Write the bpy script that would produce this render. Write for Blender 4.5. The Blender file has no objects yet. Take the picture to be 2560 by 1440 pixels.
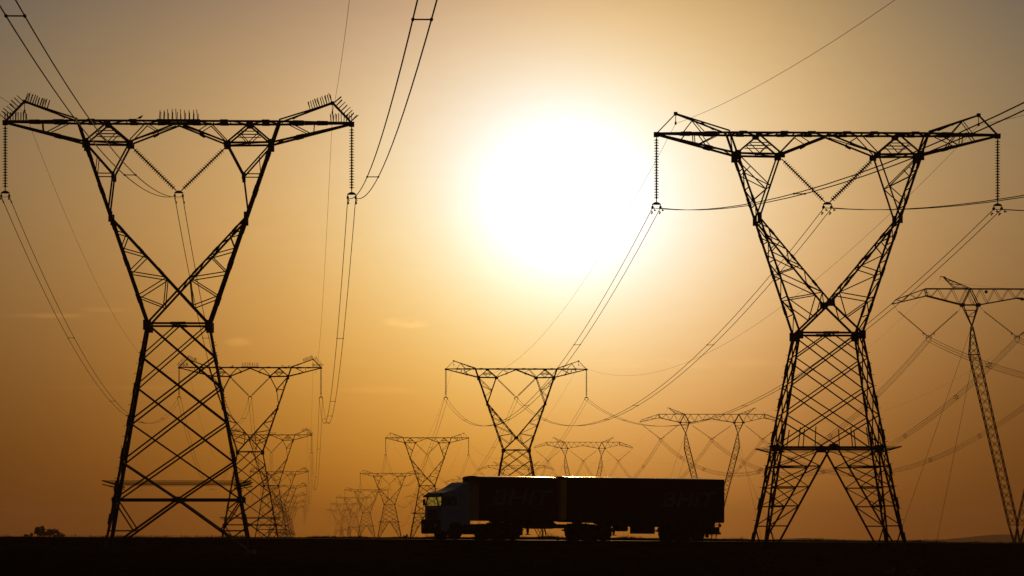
import bpy, math, random
from mathutils import Vector, Matrix
random.seed(7)
R = math.radians
S = bpy.context.scene
C = S.collection

# ------------------------------------------------------------------ camera
EYE = 2.0                       # eye height over the field, metres
F = 10800.0                     # focal length in pixels of the 2560 px wide photograph
HORIZON = 1343.0                # image row of the eye level
cam = bpy.data.cameras.new('camera')
cam.lens = F / 2560.0 * 36.0
cam.sensor_width = 36.0
cam.shift_y = (HORIZON - 720.0) / 2560.0
cam.clip_start = 0.5
cam.clip_end = 30000.0
camo = bpy.data.objects.new('camera', cam)
camo.location = (0, 0, EYE)
camo.rotation_euler = (R(90), 0, 0)
C.objects.link(camo)
S.camera = camo

# ------------------------------------------------------------------ sky, sun, exposure
SUN_AZ, SUN_EL = 0.7, 4.4     # degrees right of the view axis, above the horizon
world = bpy.data.worlds.new('World')
S.world = world
world.use_nodes = True
wt = world.node_tree
for n in list(wt.nodes):
    wt.nodes.remove(n)


def N(t, kind, **kw):
    n = t.nodes.new(kind)
    for k, v in kw.items():
        setattr(n, k, v)
    return n


class W:
    """A scalar in the world shader, with arithmetic."""
    def __init__(s, sock): s.s = sock


def val(x):
    return x.s if isinstance(x, W) else x


def M(op, a, b=None, c=None):
    n = N(wt, 'ShaderNodeMath', operation=op)
    for i, x in enumerate((a, b, c)):
        if x is None:
            continue
        x = val(x)
        if isinstance(x, (int, float)):
            n.inputs[i].default_value = x
        else:
            wt.links.new(x, n.inputs[i])
    return W(n.outputs[0])


def add(*xs):
    r = xs[0]
    for x in xs[1:]:
        r = M('ADD', r, x)
    return r


def mul(*xs):
    r = xs[0]
    for x in xs[1:]:
        r = M('MULTIPLY', r, x)
    return r


def gauss(r2, s, p=1):
    """exp(-(r/s)^(2p)) of a squared radius"""
    q = M('DIVIDE', r2, s * s)
    if p != 1:
        q = M('POWER', q, p)
    return M('EXPONENT', mul(q, -1.0))


tc = N(wt, 'ShaderNodeTexCoord')
sep = N(wt, 'ShaderNodeSeparateXYZ')
wt.links.new(tc.outputs['Generated'], sep.inputs[0])
X, Y, Z = (W(sep.outputs[i]) for i in range(3))
DEG = 180.0 / math.pi
az = mul(M('ARCTAN2', X, Y), DEG)
el = mul(M('ARCSINE', Z), DEG)
e = M('MINIMUM', M('MAXIMUM', el, 0.0), 7.5)
dx, dy = add(az, -SUN_AZ), add(el, -SUN_EL)
dx2, dy2 = mul(dx, dx), mul(dy, dy)
rr = add(M('DIVIDE', dx2, 1.08 ** 2), dy2)                               # squared angle from the sun: the glow round it
g1, g2, g3 = gauss(rr, 1.0, 0.75), gauss(rr, 1.6, 0.75), gauss(rr, 2.8, 0.75)
band = gauss(mul(az, az), 6.5)                   # the brighter part of the horizon under the sun
dz = add(az, 2.0)
side = gauss(mul(dz, dz), 3.5)
#          const    e       e2       e3       g1      g2       g3      band    band*e  side     side*e
SKY = {'r': (-3.1457, 0.4503, -0.0394, -0.0021, 0.9634, -0.7409, 0.1078, 2.5561, 0.0311, -0.1719, -0.0544),
       'g': (-4.4819, 0.7201, -0.0577, -0.0012, 0.5169, -0.2615, 0.8731, 2.7856, -0.1176, -0.2402, -0.0243),
       'b': (-6.9038, 1.3594, -0.1309, 0.0037, -0.0152, 0.3475, 2.4352, 3.1868, -0.4383, -1.1074, 0.1852)}
e2 = mul(e, e)
FEAT = (None, e, e2, mul(e2, e), g1, g2, g3, band, mul(band, e), side, mul(side, e))
# thin streaks of cloud, and very faint unevenness of the air
mp = N(wt, 'ShaderNodeMapping')
mp.inputs['Scale'].default_value = (60, 60, 260)
wt.links.new(tc.outputs['Generated'], mp.inputs['Vector'])
nz = N(wt, 'ShaderNodeTexNoise')
nz.inputs['Scale'].default_value = 1.6
nz.inputs['Detail'].default_value = 5.0
wt.links.new(mp.outputs[0], nz.inputs['Vector'])
noise = W(nz.outputs['Fac'])
streak = M('MAXIMUM', add(mul(add(noise, -0.5), 3.5), 0.75), 0.0)
clouds = None
for (ca, ce, wa, we, amp) in ((-1.47, 2.855, 0.20, 0.055, 0.22), (-1.30, 2.82, 0.17, 0.045, 0.16), (-3.64, 2.58, 0.16, 0.05, 0.24),
                              (-6.15, 2.92, 0.45, 0.03, 0.22), (-5.4, 3.0, 0.3, 0.03, 0.10),
                              (-1.75, 1.95, 0.5, 0.05, 0.07), (-5.0, 1.98, 1.2, 0.03, 0.07), (2.2, 2.3, 1.6, 0.06, 0.05)):
    cx, cy = add(az, -ca), add(el, -ce)
    g = mul(gauss(add(M('DIVIDE', mul(cx, cx), (wa / we) ** 2), mul(cy, cy)), we, 1.6), amp)
    clouds = g if clouds is None else add(clouds, g)
veil = add(1.0, mul(clouds, streak), mul(add(noise, -0.5), 0.05))
# away from the sunset the dome dims
adim = M('MAXIMUM', add(1.0, mul(M('MAXIMUM', add(M('ABSOLUTE', az), -9.0), 0.0), -1.0 / 38.0)), 0.0)
edim = M('MAXIMUM', add(1.0, mul(M('MAXIMUM', add(M('ABSOLUTE', el), -9.0), 0.0), -1.0 / 50.0)), 0.0)
dim = mul(adim, adim, edim, edim)
DUSK = {'r': 0.020, 'g': 0.021, 'b': 0.024}
chan = []
for k in 'rgb':
    c = SKY[k]
    expo = add(c[0], *[mul(f, w_) for f, w_ in zip(FEAT[1:], c[1:])])
    # the dusky sky opposite the sunset
    chan.append(add(mul(M('EXPONENT', expo), veil, dim), mul(M('MAXIMUM', mul(Y, -1.0), 0.0), DUSK[k])))
comb = N(wt, 'ShaderNodeCombineXYZ')
for i in range(3):
    wt.links.new(val(chan[i]), comb.inputs[i])
bg1 = N(wt, 'ShaderNodeBackground')
bg1.inputs['Strength'].default_value = 1.0
wt.links.new(comb.outputs[0], bg1.inputs['Color'])
sky = N(wt, 'ShaderNodeTexSky', sky_type='NISHITA')
sky.sun_disc = False
sky.sun_elevation = R(SUN_EL)
sky.sun_rotation = R(SUN_AZ)
sky.air_density, sky.dust_density = 1.0, 2.0
bg2 = N(wt, 'ShaderNodeBackground')
bg2.inputs['Strength'].default_value = 0.0003
wt.links.new(sky.outputs[0], bg2.inputs['Color'])
ad = N(wt, 'ShaderNodeAddShader')
wt.links.new(bg1.outputs[0], ad.inputs[0])
wt.links.new(bg2.outputs[0], ad.inputs[1])
wo = N(wt, 'ShaderNodeOutputWorld')
wt.links.new(ad.outputs[0], wo.inputs['Surface'])

sl = bpy.data.lights.new('sun', 'SUN')
sl.energy = 0.42
sl.angle = R(0.5)
sl.color = (1.0, 0.52, 0.20)
so = bpy.data.objects.new('sun', sl)
sd = Vector((math.sin(R(SUN_AZ)) * math.cos(R(SUN_EL)), math.cos(R(SUN_AZ)) * math.cos(R(SUN_EL)), math.sin(R(SUN_EL))))
so.rotation_euler = sd.to_track_quat('Z', 'Y').to_euler()
so.location = sd * 200
C.objects.link(so)

S.view_settings.view_transform = 'Standard'
S.view_settings.look = 'None'
S.view_settings.exposure = 0.0
S.view_settings.gamma = 1.0
S.view_settings.use_curve_mapping = False
S.render.engine = 'CYCLES'
S.cycles.use_denoising = True
S.cycles.max_bounces = 6
S.cycles.volume_bounces = 0
S.cycles.transparent_max_bounces = 12
S.cycles.sample_clamp_indirect = 4.0

# ------------------------------------------------------------------ materials


def mat(name, col, rough=0.7, metal=0.0, var=0.25, scale=3.0, bump=0.0, spec=0.5):
    m = bpy.data.materials.new(name)
    m.use_nodes = True
    t = m.node_tree
    b = t.nodes['Principled BSDF']
    b.inputs['Roughness'].default_value = rough
    b.inputs['Metallic'].default_value = metal
    b.inputs['Specular IOR Level'].default_value = spec
    co = N(t, 'ShaderNodeTexCoord')
    nz = N(t, 'ShaderNodeTexNoise')
    nz.inputs['Scale'].default_value = scale
    nz.inputs['Detail'].default_value = 6
    t.links.new(co.outputs['Object'], nz.inputs['Vector'])
    ra = N(t, 'ShaderNodeValToRGB')
    ra.color_ramp.elements[0].position = 0.3
    ra.color_ramp.elements[1].position = 0.7
    ra.color_ramp.elements[0].color = tuple(c * (1 - var) for c in col) + (1,)
    ra.color_ramp.elements[1].color = tuple(min(1, c * (1 + var)) for c in col) + (1,)
    t.links.new(nz.outputs['Fac'], ra.inputs[0])
    t.links.new(ra.outputs[0], b.inputs['Base Color'])
    if bump:
        bp = N(t, 'ShaderNodeBump')
        bp.inputs['Strength'].default_value = bump
        t.links.new(nz.outputs['Fac'], bp.inputs['Height'])
        t.links.new(bp.outputs[0], b.inputs['Normal'])
    return m


def glass_mat(name, tint):
    m = bpy.data.materials.new(name)
    m.use_nodes = True
    t = m.node_tree
    t.nodes.remove(t.nodes['Principled BSDF'])
    tr = N(t, 'ShaderNodeBsdfTransparent')
    tr.inputs[0].default_value = tint + (1,)
    gl = N(t, 'ShaderNodeBsdfGlossy')
    gl.inputs['Roughness'].default_value = 0.05
    mx = N(t, 'ShaderNodeMixShader')
    mx.inputs[0].default_value = 0.05
    t.links.new(tr.outputs[0], mx.inputs[1])
    t.links.new(gl.outputs[0], mx.inputs[2])
    t.links.new(mx.outputs[0], t.nodes['Material Output'].inputs['Surface'])
    return m


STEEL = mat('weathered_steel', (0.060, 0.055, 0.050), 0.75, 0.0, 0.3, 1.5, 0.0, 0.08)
PORC = mat('insulator_glaze', (0.05, 0.03, 0.022), 0.45, 0.0, 0.2, 4.0, 0.0, 0.3)
WIRE = mat('aluminium_cable', (0.06, 0.055, 0.05), 0.7, 0.0, 0.2, 1.0, 0.0, 0.2)
CONC = mat('concrete', (0.13, 0.115, 0.095), 0.9, 0.0, 0.25, 3.0, 0.3)
SOIL = mat('dark_soil', (0.022, 0.017, 0.012), 0.95, 0.0, 0.5, 0.6, 0.15, 0.0)
ASPH = mat('asphalt', (0.045, 0.043, 0.042), 0.55, 0.0, 0.3, 2.0, 0.1, 0.4)
PAINT = mat('road_paint', (0.7, 0.68, 0.6), 0.6, 0.0, 0.1, 4.0)
GRASSM = mat('dry_grass', (0.045, 0.035, 0.016), 0.9, 0.0, 0.4, 0.4, 0.0, 0.0)
LEAF = mat('leaf', (0.035, 0.05, 0.018), 0.8, 0.0, 0.4, 0.8, 0.0, 0.2)
BARK = mat('bark', (0.06, 0.045, 0.03), 0.9, 0.0, 0.3, 4.0, 0.3)
HILLM = mat('hill_scrub', (0.05, 0.05, 0.03), 1.0, 0.0, 0.3, 0.01, 0.0, 0.0)
CABP = mat('cab_paint', (0.42, 0.44, 0.46), 0.35, 0.0, 0.05, 2.0)
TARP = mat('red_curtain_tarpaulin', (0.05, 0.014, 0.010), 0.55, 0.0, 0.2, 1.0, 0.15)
ROOFT = mat('roof_tarpaulin', (0.10, 0.09, 0.085), 0.22, 0.0, 0.15, 0.8, 0.05, 0.7)
TEXTM = mat('sign_lettering_paint', (0.17, 0.165, 0.16), 0.6, 0.0, 0.1, 3.0)
FRAMEM = mat('chassis_steel', (0.03, 0.03, 0.03), 0.6, 0.0, 0.3, 3.0)
RUBBER = mat('tyre_rubber', (0.018, 0.018, 0.018), 0.85, 0.0, 0.2, 6.0, 0.0, 0.2)
RIMM = mat('rim_steel', (0.25, 0.25, 0.25), 0.5, 0.3, 0.2, 6.0)
PLASTIC = mat('black_plastic', (0.025, 0.025, 0.027), 0.5, 0.0, 0.2, 4.0)
LAMP = mat('lamp_lens', (0.4, 0.4, 0.38), 0.15, 0.0, 0.1, 6.0)
REDL = mat('red_lens', (0.25, 0.02, 0.015), 0.25, 0.0, 0.1, 6.0)
GLASS = glass_mat('tinted_cab_glass', (0.87, 0.99, 0.98))
BIRDM = mat('dark_feathers', (0.03, 0.028, 0.025), 0.8, 0.0, 0.3, 20.0)
WOOD = mat('fence_wood', (0.09, 0.07, 0.05), 0.9, 0.0, 0.3, 5.0, 0.2)

# ------------------------------------------------------------------ mesh helpers


class MB:
    def __init__(s):
        s.v, s.f = [], []

    def quadbox(s, ring0, ring1):
        b = len(s.v)
        n = len(ring0)
        s.v += [tuple(p) for p in ring0] + [tuple(p) for p in ring1]
        for i in range(n):
            j = (i + 1) % n
            s.f.append((b + i, b + j, b + n + j, b + n + i))
        s.f.append(tuple(b + i for i in reversed(range(n))))
        s.f.append(tuple(b + n + i for i in range(n)))

    def bar(s, p, q, w=0.08, h=None, n=4):
        p, q = Vector(p), Vector(q)
        d = q - p
        if d.length < 1e-5:
            return
        d.normalize()
        up = Vector((0, 0, 1)) if abs(d.z) < 0.95 else Vector((0, 1, 0))
        a = d.cross(up).normalized()
        b = a.cross(d)
        h = w if h is None else h
        if n == 4:
            offs = [a * x * w / 2 + b * y * h / 2 for x, y in ((-1, -1), (1, -1), (1, 1), (-1, 1))]
        else:
            offs = [a * math.cos(2 * math.pi * k / n) * w / 2 + b * math.sin(2 * math.pi * k / n) * h / 2 for k in range(n)]
        s.quadbox([p + o for o in offs], [q + o for o in offs])

    def box(s, lo, hi):
        x0, y0, z0 = lo
        x1, y1, z1 = hi
        s.quadbox([(x0, y0, z0), (x1, y0, z0), (x1, y1, z0), (x0, y1, z0)], [(x0, y0, z1), (x1, y0, z1), (x1, y1, z1), (x0, y1, z1)])

    def cbox(s, c, d):
        s.box([c[i] - d[i] / 2 for i in range(3)], [c[i] + d[i] / 2 for i in range(3)])

    def tube(s, pts, r, n=5):
        pts = [Vector(p) for p in pts]
        b = len(s.v)
        for i, p in enumerate(pts):
            d = (pts[min(i + 1, len(pts) - 1)] - pts[max(i - 1, 0)]).normalized()
            up = Vector((0, 0, 1)) if abs(d.z) < 0.95 else Vector((0, 1, 0))
            a = d.cross(up).normalized()
            c = a.cross(d)
            for k in range(n):
                t = 2 * math.pi * k / n
                s.v.append(tuple(p + a * math.cos(t) * r + c * math.sin(t) * r))
        for i in range(len(pts) - 1):
            for k in range(n):
                k2 = (k + 1) % n
                s.f.append((b + i * n + k, b + i * n + k2, b + (i + 1) * n + k2, b + (i + 1) * n + k))
        s.f.append(tuple(b + k for k in reversed(range(n))))
        s.f.append(tuple(b + (len(pts) - 1) * n + k for k in range(n)))

    def lathe(s, p, q, prof, n=8):
        """prof: list of (t along p->q in metres, radius)"""
        p, q = Vector(p), Vector(q)
        d = (q - p).normalized()
        up = Vector((0, 0, 1)) if abs(d.z) < 0.95 else Vector((0, 1, 0))
        a = d.cross(up).normalized()
        c = a.cross(d)
        b = len(s.v)
        for (t, r) in prof:
            for k in range(n):
                an = 2 * math.pi * k / n
                s.v.append(tuple(p + d * t + (a * math.cos(an) + c * math.sin(an)) * r))
        for i in range(len(prof) - 1):
            for k in range(n):
                k2 = (k + 1) % n
                s.f.append((b + i * n + k, b + i * n + k2, b + (i + 1) * n + k2, b + (i + 1) * n + k))
        s.f.append(tuple(b + k for k in reversed(range(n))))
        s.f.append(tuple(b + (len(prof) - 1) * n + k for k in range(n)))

    def prism(s, prof, y0, y1):
        """profile in (x, z), extruded along y"""
        s.quadbox([(x, y0, z) for x, z in prof], [(x, y1, z) for x, z in prof])

    def build(s, name, m, parent=None, smooth=False, bevel=0.0):
        me = bpy.data.meshes.new(name)
        me.from_pydata(s.v, [], s.f)
        me.update()
        if smooth:
            me.polygons.foreach_set('use_smooth', [True] * len(me.polygons))
        me.materials.append(m)
        o = bpy.data.objects.new(name, me)
        C.objects.link(o)
        if parent is not None:
            o.parent = parent
        if bevel:
            bm = o.modifiers.new('bevel', 'BEVEL')
            bm.width = bevel
            bm.segments = 3
            bm.limit_method = 'ANGLE'
        return o


def tag(o, label, cat=None, group=None, kind=None):
    if label:
        o['label'] = label
    if cat:
        o['category'] = cat
    if group:
        o['group'] = group
    if kind:
        o['kind'] = kind
    return o


def empty(name, loc=(0, 0, 0), rz=0.0):
    o = bpy.data.objects.new(name, None)
    o.empty_display_size = 0.5
    o.location = loc
    o.rotation_euler = (0, 0, rz)
    C.objects.link(o)
    return o


def copy_tree(o, parent=None):
    c = o.copy()
    C.objects.link(c)
    if parent is not None:
        c.parent = parent
    for ch in [x for x in o.children]:
        copy_tree(ch, c)
    return c


def lerp(a, b, t):
    return a + (b - a) * t


def smooth(t):
    t = max(0.0, min(1.0, t))
    return t * t * (3 - 2 * t)


def interp(x, pts):
    if x <= pts[0][0]:
        return pts[0][1]
    for (a, b), (c, d) in zip(pts, pts[1:]):
        if x <= c:
            return lerp(b, d, (x - a) / (c - a))
    return pts[-1][1]


# ------------------------------------------------------------------ terrain
YAW = R(26)
TX, TY = -4.86, 280.0            # the lorry's near front corner
CA, SA = math.cos(YAW), math.sin(YAW)
FAR = -1.3


def road_uv(x, y):
    return (x - TX) * CA + (y - TY) * SA, -(x - TX) * SA + (y - TY) * CA


def road_z(a):
    return -0.18 - 0.0063 * max(-70.0, min(70.0, a))


def ground_z(x, y):
    """height of the ground over the eye level, metres"""
    a, v = road_uv(x, y)
    near = -1.42 - 0.031 * max(-30.0, min(45.0, x))
    near = lerp(-1.9, near, smooth((y - 90) / 120.0))
    rz = road_z(a)
    px = 1280 + F * x / max(y, 60.0)
    crest = interp(px, [(0, -0.02), (1350, -0.02), (1700, -0.12), (1900, -0.22), (2300, -0.36), (2560, -0.5), (4000, -0.9)])
    if v < -18:
        return near
    if v < -4:
        return lerp(near, rz, smooth((v + 18) / 14.0))
    if v < 6:
        return rz
    if v < 16:
        return lerp(rz, crest, smooth((v - 6) / 10.0))
    if v < 40:
        return crest
    # on the right the plain falls away, so that only the ridge shows over the verge
    far = FAR - smooth((px - 1450) / 450.0) * max(0.0, y - 500.0) * 0.0015
    return lerp(crest, far, smooth((v - 40) / 80.0))


def gz(x, y):
    return EYE + ground_z(x, y)


def axis(parts):
    out = []
    for a, b, st in parts:
        t = a
        while t < b - 1e-6:
            out.append(t)
            t += st
    out.append(parts[-1][1])
    return out


xs = axis([(-3400, -600, 400), (-600, -120, 60), (-120, -48, 12), (-48, 56, 2), (56, 120, 8), (120, 600, 60), (600, 3400, 400)])
ys = axis([(-650, -50, 60), (-50, 130, 20), (130, 225, 6), (225, 345, 1.5), (345, 440, 6), (440, 900, 40), (900, 7000, 300)])
g = MB()
for y in ys:
    for x in xs:
        rough = 0.0
        _, v = road_uv(x, y)
        if (v < -6 or v > 8) and 130 < y < 420:
            rough = random.uniform(-0.025, 0.025)
        g.v.append((x, y, gz(x, y) + rough))
nx = len(xs)
for j in range(len(ys) - 1):
    for i in range(nx - 1):
        g.f.append((j * nx + i, j * nx + i + 1, (j + 1) * nx + i + 1, (j + 1) * nx + i))
tag(g.build('ground', SOIL, smooth=True), 'dark bare field running to the horizon', kind='structure')

rd = MB()
n = 0
aa = [-400 + 4 * k for k in range(201)]
for a in aa:
    for v in (-2.6, -1.0, 1.25, 3.5, 5.2):
        x, y = TX + a * CA - v * SA, TY + a * SA + v * CA
        rd.v.append((x, y, EYE + road_z(a) + 0.03 + 0.015 * (1 - abs(v - 1.25) / 4)))
for i in range(len(aa) - 1):
    for k in range(4):
        rd.f.append((i * 5 + k, (i + 1) * 5 + k, (i + 1) * 5 + k + 1, i * 5 + k + 1))
tag(rd.build('road', ASPH), 'asphalt road under the lorry', kind='structure')
mk = MB()
for a0 in range(-120, 160, 8):
    pts = []
    for a, v in ((a0, 3.42), (a0 + 8, 3.42), (a0 + 8, 3.54), (a0, 3.54)):
        pts.append((TX + a * CA - v * SA, TY + a * SA + v * CA, EYE + road_z(a) + 0.05))
    b = len(mk.v)
    mk.v += pts
    mk.f.append((b, b + 1, b + 2, b + 3))
tag(mk.build('road_marking', PAINT), 'pale edge line along the road', kind='structure')

# distant ridge in the haze
hl = MB()
HY = 5600.0
prof = [(1500, 1352), (1900, 1349), (1975, 1346), (2015, 1345), (2060, 1347), (2120, 1349), (2200, 1350), (2320, 1349.5), (2360, 1348.5), (2400, 1345), (2440, 1341),
        (2470, 1337.5), (2505, 1335.5), (2540, 1337), (2580, 1336), (2700, 1334), (2900, 1338), (3300, 1346)]
cols = [1500 + 12 * k for k in range(151)]
rows = (-500, -250, -80, 0, 120, 300)
for yo in rows:
    for c in cols:
        top = (HORIZON - interp(c, prof)) / F * HY + 1.3
        k = 1.0 - smooth(abs(yo) / 500.0) if yo < 0 else 1.0 - smooth(yo / 300.0)
        base = -11.5
        hl.v.append(((c - 1280) / F * HY, HY + yo, EYE + base + max(0.0, top - base - 1.3) * k + random.uniform(-0.25, 0.25) * (0 < k)))
m_ = len(cols)
for j in range(len(rows) - 1):
    for i in range(m_ - 1):
        hl.f.append((j * m_ + i, j * m_ + i + 1, (j + 1) * m_ + i + 1, (j + 1) * m_ + i))
tag(hl.build('hill', HILLM, smooth=True), 'low hazy hill on the horizon', kind='structure')

# ------------------------------------------------------------------ pylons
LINE = math.atan(0.0492)         # the three rows run this far left of the view axis
INS = {}


def string(mb, p, q, discs=22, rd=0.155, cap=0.18):
    p, q = Vector(p), Vector(q)
    L = (q - p).length
    prof = [(0.0, 0.03), (cap, 0.03)]
    pitch = (L - 2 * cap) / discs
    for k in range(discs):
        t = cap + k * pitch
        prof += [(t + pitch * 0.10, 0.05), (t + pitch * 0.36, 0.055), (t + pitch * 0.50, rd), (t + pitch * 0.64, rd * 0.95), (t + pitch * 0.66, 0.04), (t + pitch * 0.98, 0.036)]
    prof += [(L - cap, 0.03), (L, 0.03)]
    mb.lathe(p, q, prof, 8)


def yoke_mesh(u, z):
    m = MB()
    m.prism([(u - 0.27, z - 0.10), (u - 0.20, z), (u - 0.08, z + 0.06), (u + 0.08, z + 0.06), (u + 0.20, z), (u + 0.27, z - 0.10)], -0.03, 0.03)
    for s in (-1, 1):
        x = u + s * 0.23
        m.bar((x, 0, z - 0.04), (x, 0, z - 0.28), 0.045)
        m.cbox((x, 0, z - 0.25), (0.12, 0.34, 0.14))
        m.cbox((x, 0, z - 0.30), (0.07, 0.55, 0.06))
    return m


def face_fn(k, w):
    def f(t, z, push=0.0):
        a, d = t * w(z), -(w(z) + push)
        return {0: (a, d, z), 1: (-d, a, z), 2: (-a, -d, z), 3: (d, -a, z)}[k]
    return f


def make_delta(kind):
    """kind 'spiked': the left row; kind 'splayed': the middle row. z = 0 at the foot"""
    A = kind == 'spiked'
    B0 = 0.85 if A else 2.0                      # height of the eye level over the foot
    zW = (12.3 if A else 11.85) + B0             # waist
    zT = (24.0 if A else 23.5) + B0              # crossbeam top
    zL = zT - 1.2                                # crossbeam bottom
    w0 = (1.77, 0.182) if A else (1.82, 0.18)
    w = lambda z: w0[0] + max(0.0, zW - z) * w0[1]
    leg_u = lambda z: w0[0] + (z - zW) * (5.8 - w0[0]) / (zT - zW)
    hd = lambda z: lerp(w0[0], 1.0, max(0, min(1, (z - zW) / (zT - zW))))
    root = empty('lattice_pylon')
    # --- lower body
    if A:
        lv = [zW, 10.4 + B0, 8.66 + B0, 6.6 + B0, 4.3 + B0, 2.15 + B0, 0.0]
    else:
        lv = [zW, 10.38 + B0, 8.77 + B0, 7.05 + B0, 5.2 + B0]
    for sx in (-1, 1):
        for sy in (-1, 1):
            m = MB()
            zs = [0.0 + k * zW / 7 for k in range(8)]
            m.bar((sx * w(0), sy * w(0), -0.3), (sx * w(zW), sy * w(zW), zW), 0.13 if A else 0.115)
            for z in zs[1:-1]:
                d = 0.3
                m.bar((sx * w(z - d), sy * w(z - d), z - d), (sx * w(z + d), sy * w(z + d), z + d), 0.165 if A else 0.15)
            for k in range(16):        # step bolts
                z = 3.0 + k * (zW - 3.5) / 16
                m.bar((sx * w(z), sy * w(z), z), (sx * (w(z) + 0.19), sy * w(z), z), 0.028)
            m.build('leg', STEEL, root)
            f = MB()
            f.prism([(sx * w(0) - 0.35, -0.4), (sx * w(0) + 0.35, -0.4), (sx * w(0) + 0.22, 0.12), (sx * w(0) - 0.22, 0.12)], sy * w(0) - 0.3, sy * w(0) + 0.3)
            f.build('footing', CONC, root)
    br = MB()
    D, D2 = (0.09, 0.07) if A else (0.078, 0.07)
    for k in range(4):
        f = face_fn(k, w)
        f2 = lambda t, z: f(t, z, 0.0)
        for s in (-1, 1):
            if A:
                for (t0, i, t1, j, wd) in ((0, 0, 1, 1, D2), (-1, 0, 1, 2, D2), (-1, 1, 1, 3, D), (-1, 2, 1, 4, D), (-1, 3, 1, 5, D), (-1, 4, 0, 5, 0.1), (0, 5, 1, 6, 0.12)):
                    br.bar(f(s * t0, lv[i]), f(s * t1, lv[j]), wd)
                zk = 0.37 + B0
                tk = (lv[5] - zk) / lv[5] * w(0) / w(zk)
                br.bar(f(s, zk), f(s * tk, zk), D2)
                br.bar(f(s, lv[5]), f(s * tk, zk), D2)
            else:
                for (t0, i, t1, j, wd) in ((0, 0, 1, 1, D2), (-1, 0, 1, 2, D2), (-1, 1, 1, 3, D2), (-1, 2, 1, 4, D2), (-1, 3, 0.12, 4, D2)):
                    br.bar(f(s * t0, lv[i]), f(s * t1, lv[j]), wd)
                for t in (0.36, 0.68):
                    br.bar(f(s * t, lv[4]), f(s * t, lv[4] + 1.35 - abs(t - 0.5) * 1.2), 0.055)
                # splayed leg below the diaphragm
                zD = lv[4]
                vt = lambda z: lerp(0.06, 1.0, (zD - z) / zD) * w(0) / w(z) if z > 0 else 1.0
                vt = lambda z: min(1.0, lerp(0.06 * w(zD), 0.985 * w(0), (zD - z) / zD) / w(z))
                br.bar(f(s * vt(zD), zD), f(s * vt(0), 0), 0.095)
                rz = [4.1 + B0, 2.9 + B0, 1.8 + B0, 0.65 + B0, -0.6 + B0]
                for i, z in enumerate(rz):
                    br.bar(f(s, z), f(s * vt(z), z), D2)
                    up = zD if i == 0 else rz[i - 1]
                    if i % 2 == 0:
                        br.bar(f(s * vt(z), z), f(s, up), 0.06)
                    else:
                        br.bar(f(s, z), f(s * vt(up), up), 0.06)
                    if i in (0, 1, 2):
                        br.bar(f(s, z), f(s * vt(up), up), 0.045)
                    if i in (1, 2):
                        br.bar(f(s * vt(z), z), f(s, up), 0.05)
        br.bar(f(-1, lv[0]), f(1, lv[0]), 0.11, 0.12)
        br.bar(f(-0.25, lv[0]), f(0.25, lv[0] + 0.01), 0.15, 0.16)
        lo = lv[5] if A else lv[4]
        br.bar(f(-1, lo), f(1, lo), 0.11, 0.14 if A else 0.10)
        br.cbox(f(0, lo), (0.5, 0.5, 0.34) if A else (0.46, 0.46, 0.36))
    if not A:
        for z in (4.1 + B0, 1.8 + B0):
            for sx in (-1, 1):
                for sy in (-1, 1):
                    t = lerp(0.06 * w(lv[4]), 0.985 * w(0), (lv[4] - z) / lv[4])
                    br.bar((sx * t, sy * w(z), z), (sx * w(z), sy * t, z), 0.06)
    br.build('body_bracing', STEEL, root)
    for sx in (-1, 1):
        for sy in (-1, 1):
            gp = MB()
            gp.cbox((sx * w(zW), sy * w(zW), zW - 0.1), (0.46, 0.2, 0.58) if A else (0.38, 0.18, 0.5))
            gp.build('gusset_plate', STEEL, root)
    # --- the two fork arms
    zJ = (18.45 if A else 18.55) + B0            # inner chord meets the outer leg
    zX = zW + (2.05 if A else 1.75)              # where the inner chords cross
    for sg in (-1, 1):
        m = MB()
        P = lambda u, z, s: (sg * u, s * hd(z), z)

        def chord(z):
            if A:
                return -w0[0] + (z - zW) / (zJ - zW) * (leg_u(zJ) + w0[0])
            if z < zX:
                return lerp(-w0[0], 0.0, (z - zW) / (zX - zW))
            return lerp(0.0, leg_u(zJ), (z - zX) / (zJ - zX))
        other = lambda z: -chord(z)
        for s in (-1, 1):
            m.bar(P(leg_u(zW), zW, s), P(leg_u(zT), zT, s), 0.15 if A else 0.115)
            for z in [zW + 1.2 + 2.1 * k for k in range(5)]:
                m.bar(P(leg_u(z), z, s), P(leg_u(z + 0.5), z + 0.5, s), 0.185 if A else 0.15)
            m.bar(P(chord(zW), zW, s), P(chord(zX), zX, s), 0.12)
            m.bar(P(chord(zX), zX, s), P(chord(zJ), zJ, s), 0.115 if A else 0.10)
            for k in range(3):
                z = lerp(zX, zJ, 0.2 + 0.3 * k)
                m.bar(P(chord(z), z, s), P(chord(z + 0.3), z + 0.3, s), 0.145)
            # web between outer leg and inner chord
            if A:
                lz = [zJ - 0.8, zJ - 1.8, zJ - 3.15, zJ - 4.55]
                iz = [zJ - 1.0, zJ - 2.2, zJ - 3.5]
            else:
                lz = [zW + 5.7, zW + 4.7, zW + 3.5, zW + 2.0]
                iz = [zW + 5.3, zW + 3.9, zW + 2.35]
            for i in range(3):
                m.bar(P(leg_u(lz[i]), lz[i], s), P(chord(iz[i]), iz[i], s), 0.06)
                m.bar(P(chord(iz[i]), iz[i], s), P(leg_u(lz[i + 1]), lz[i + 1], s), 0.06)
            zo = lerp(zW, zX, 0.5)
            m.bar(P(leg_u(lz[3]), lz[3], s), P(other(zo), zo, s), 0.06)
            m.bar(P(chord(iz[2]), iz[2], s), P(other(zo), zo, s), 0.06)
            # inner brace up to the crossbeam
            zN = zL - 0.05
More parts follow.
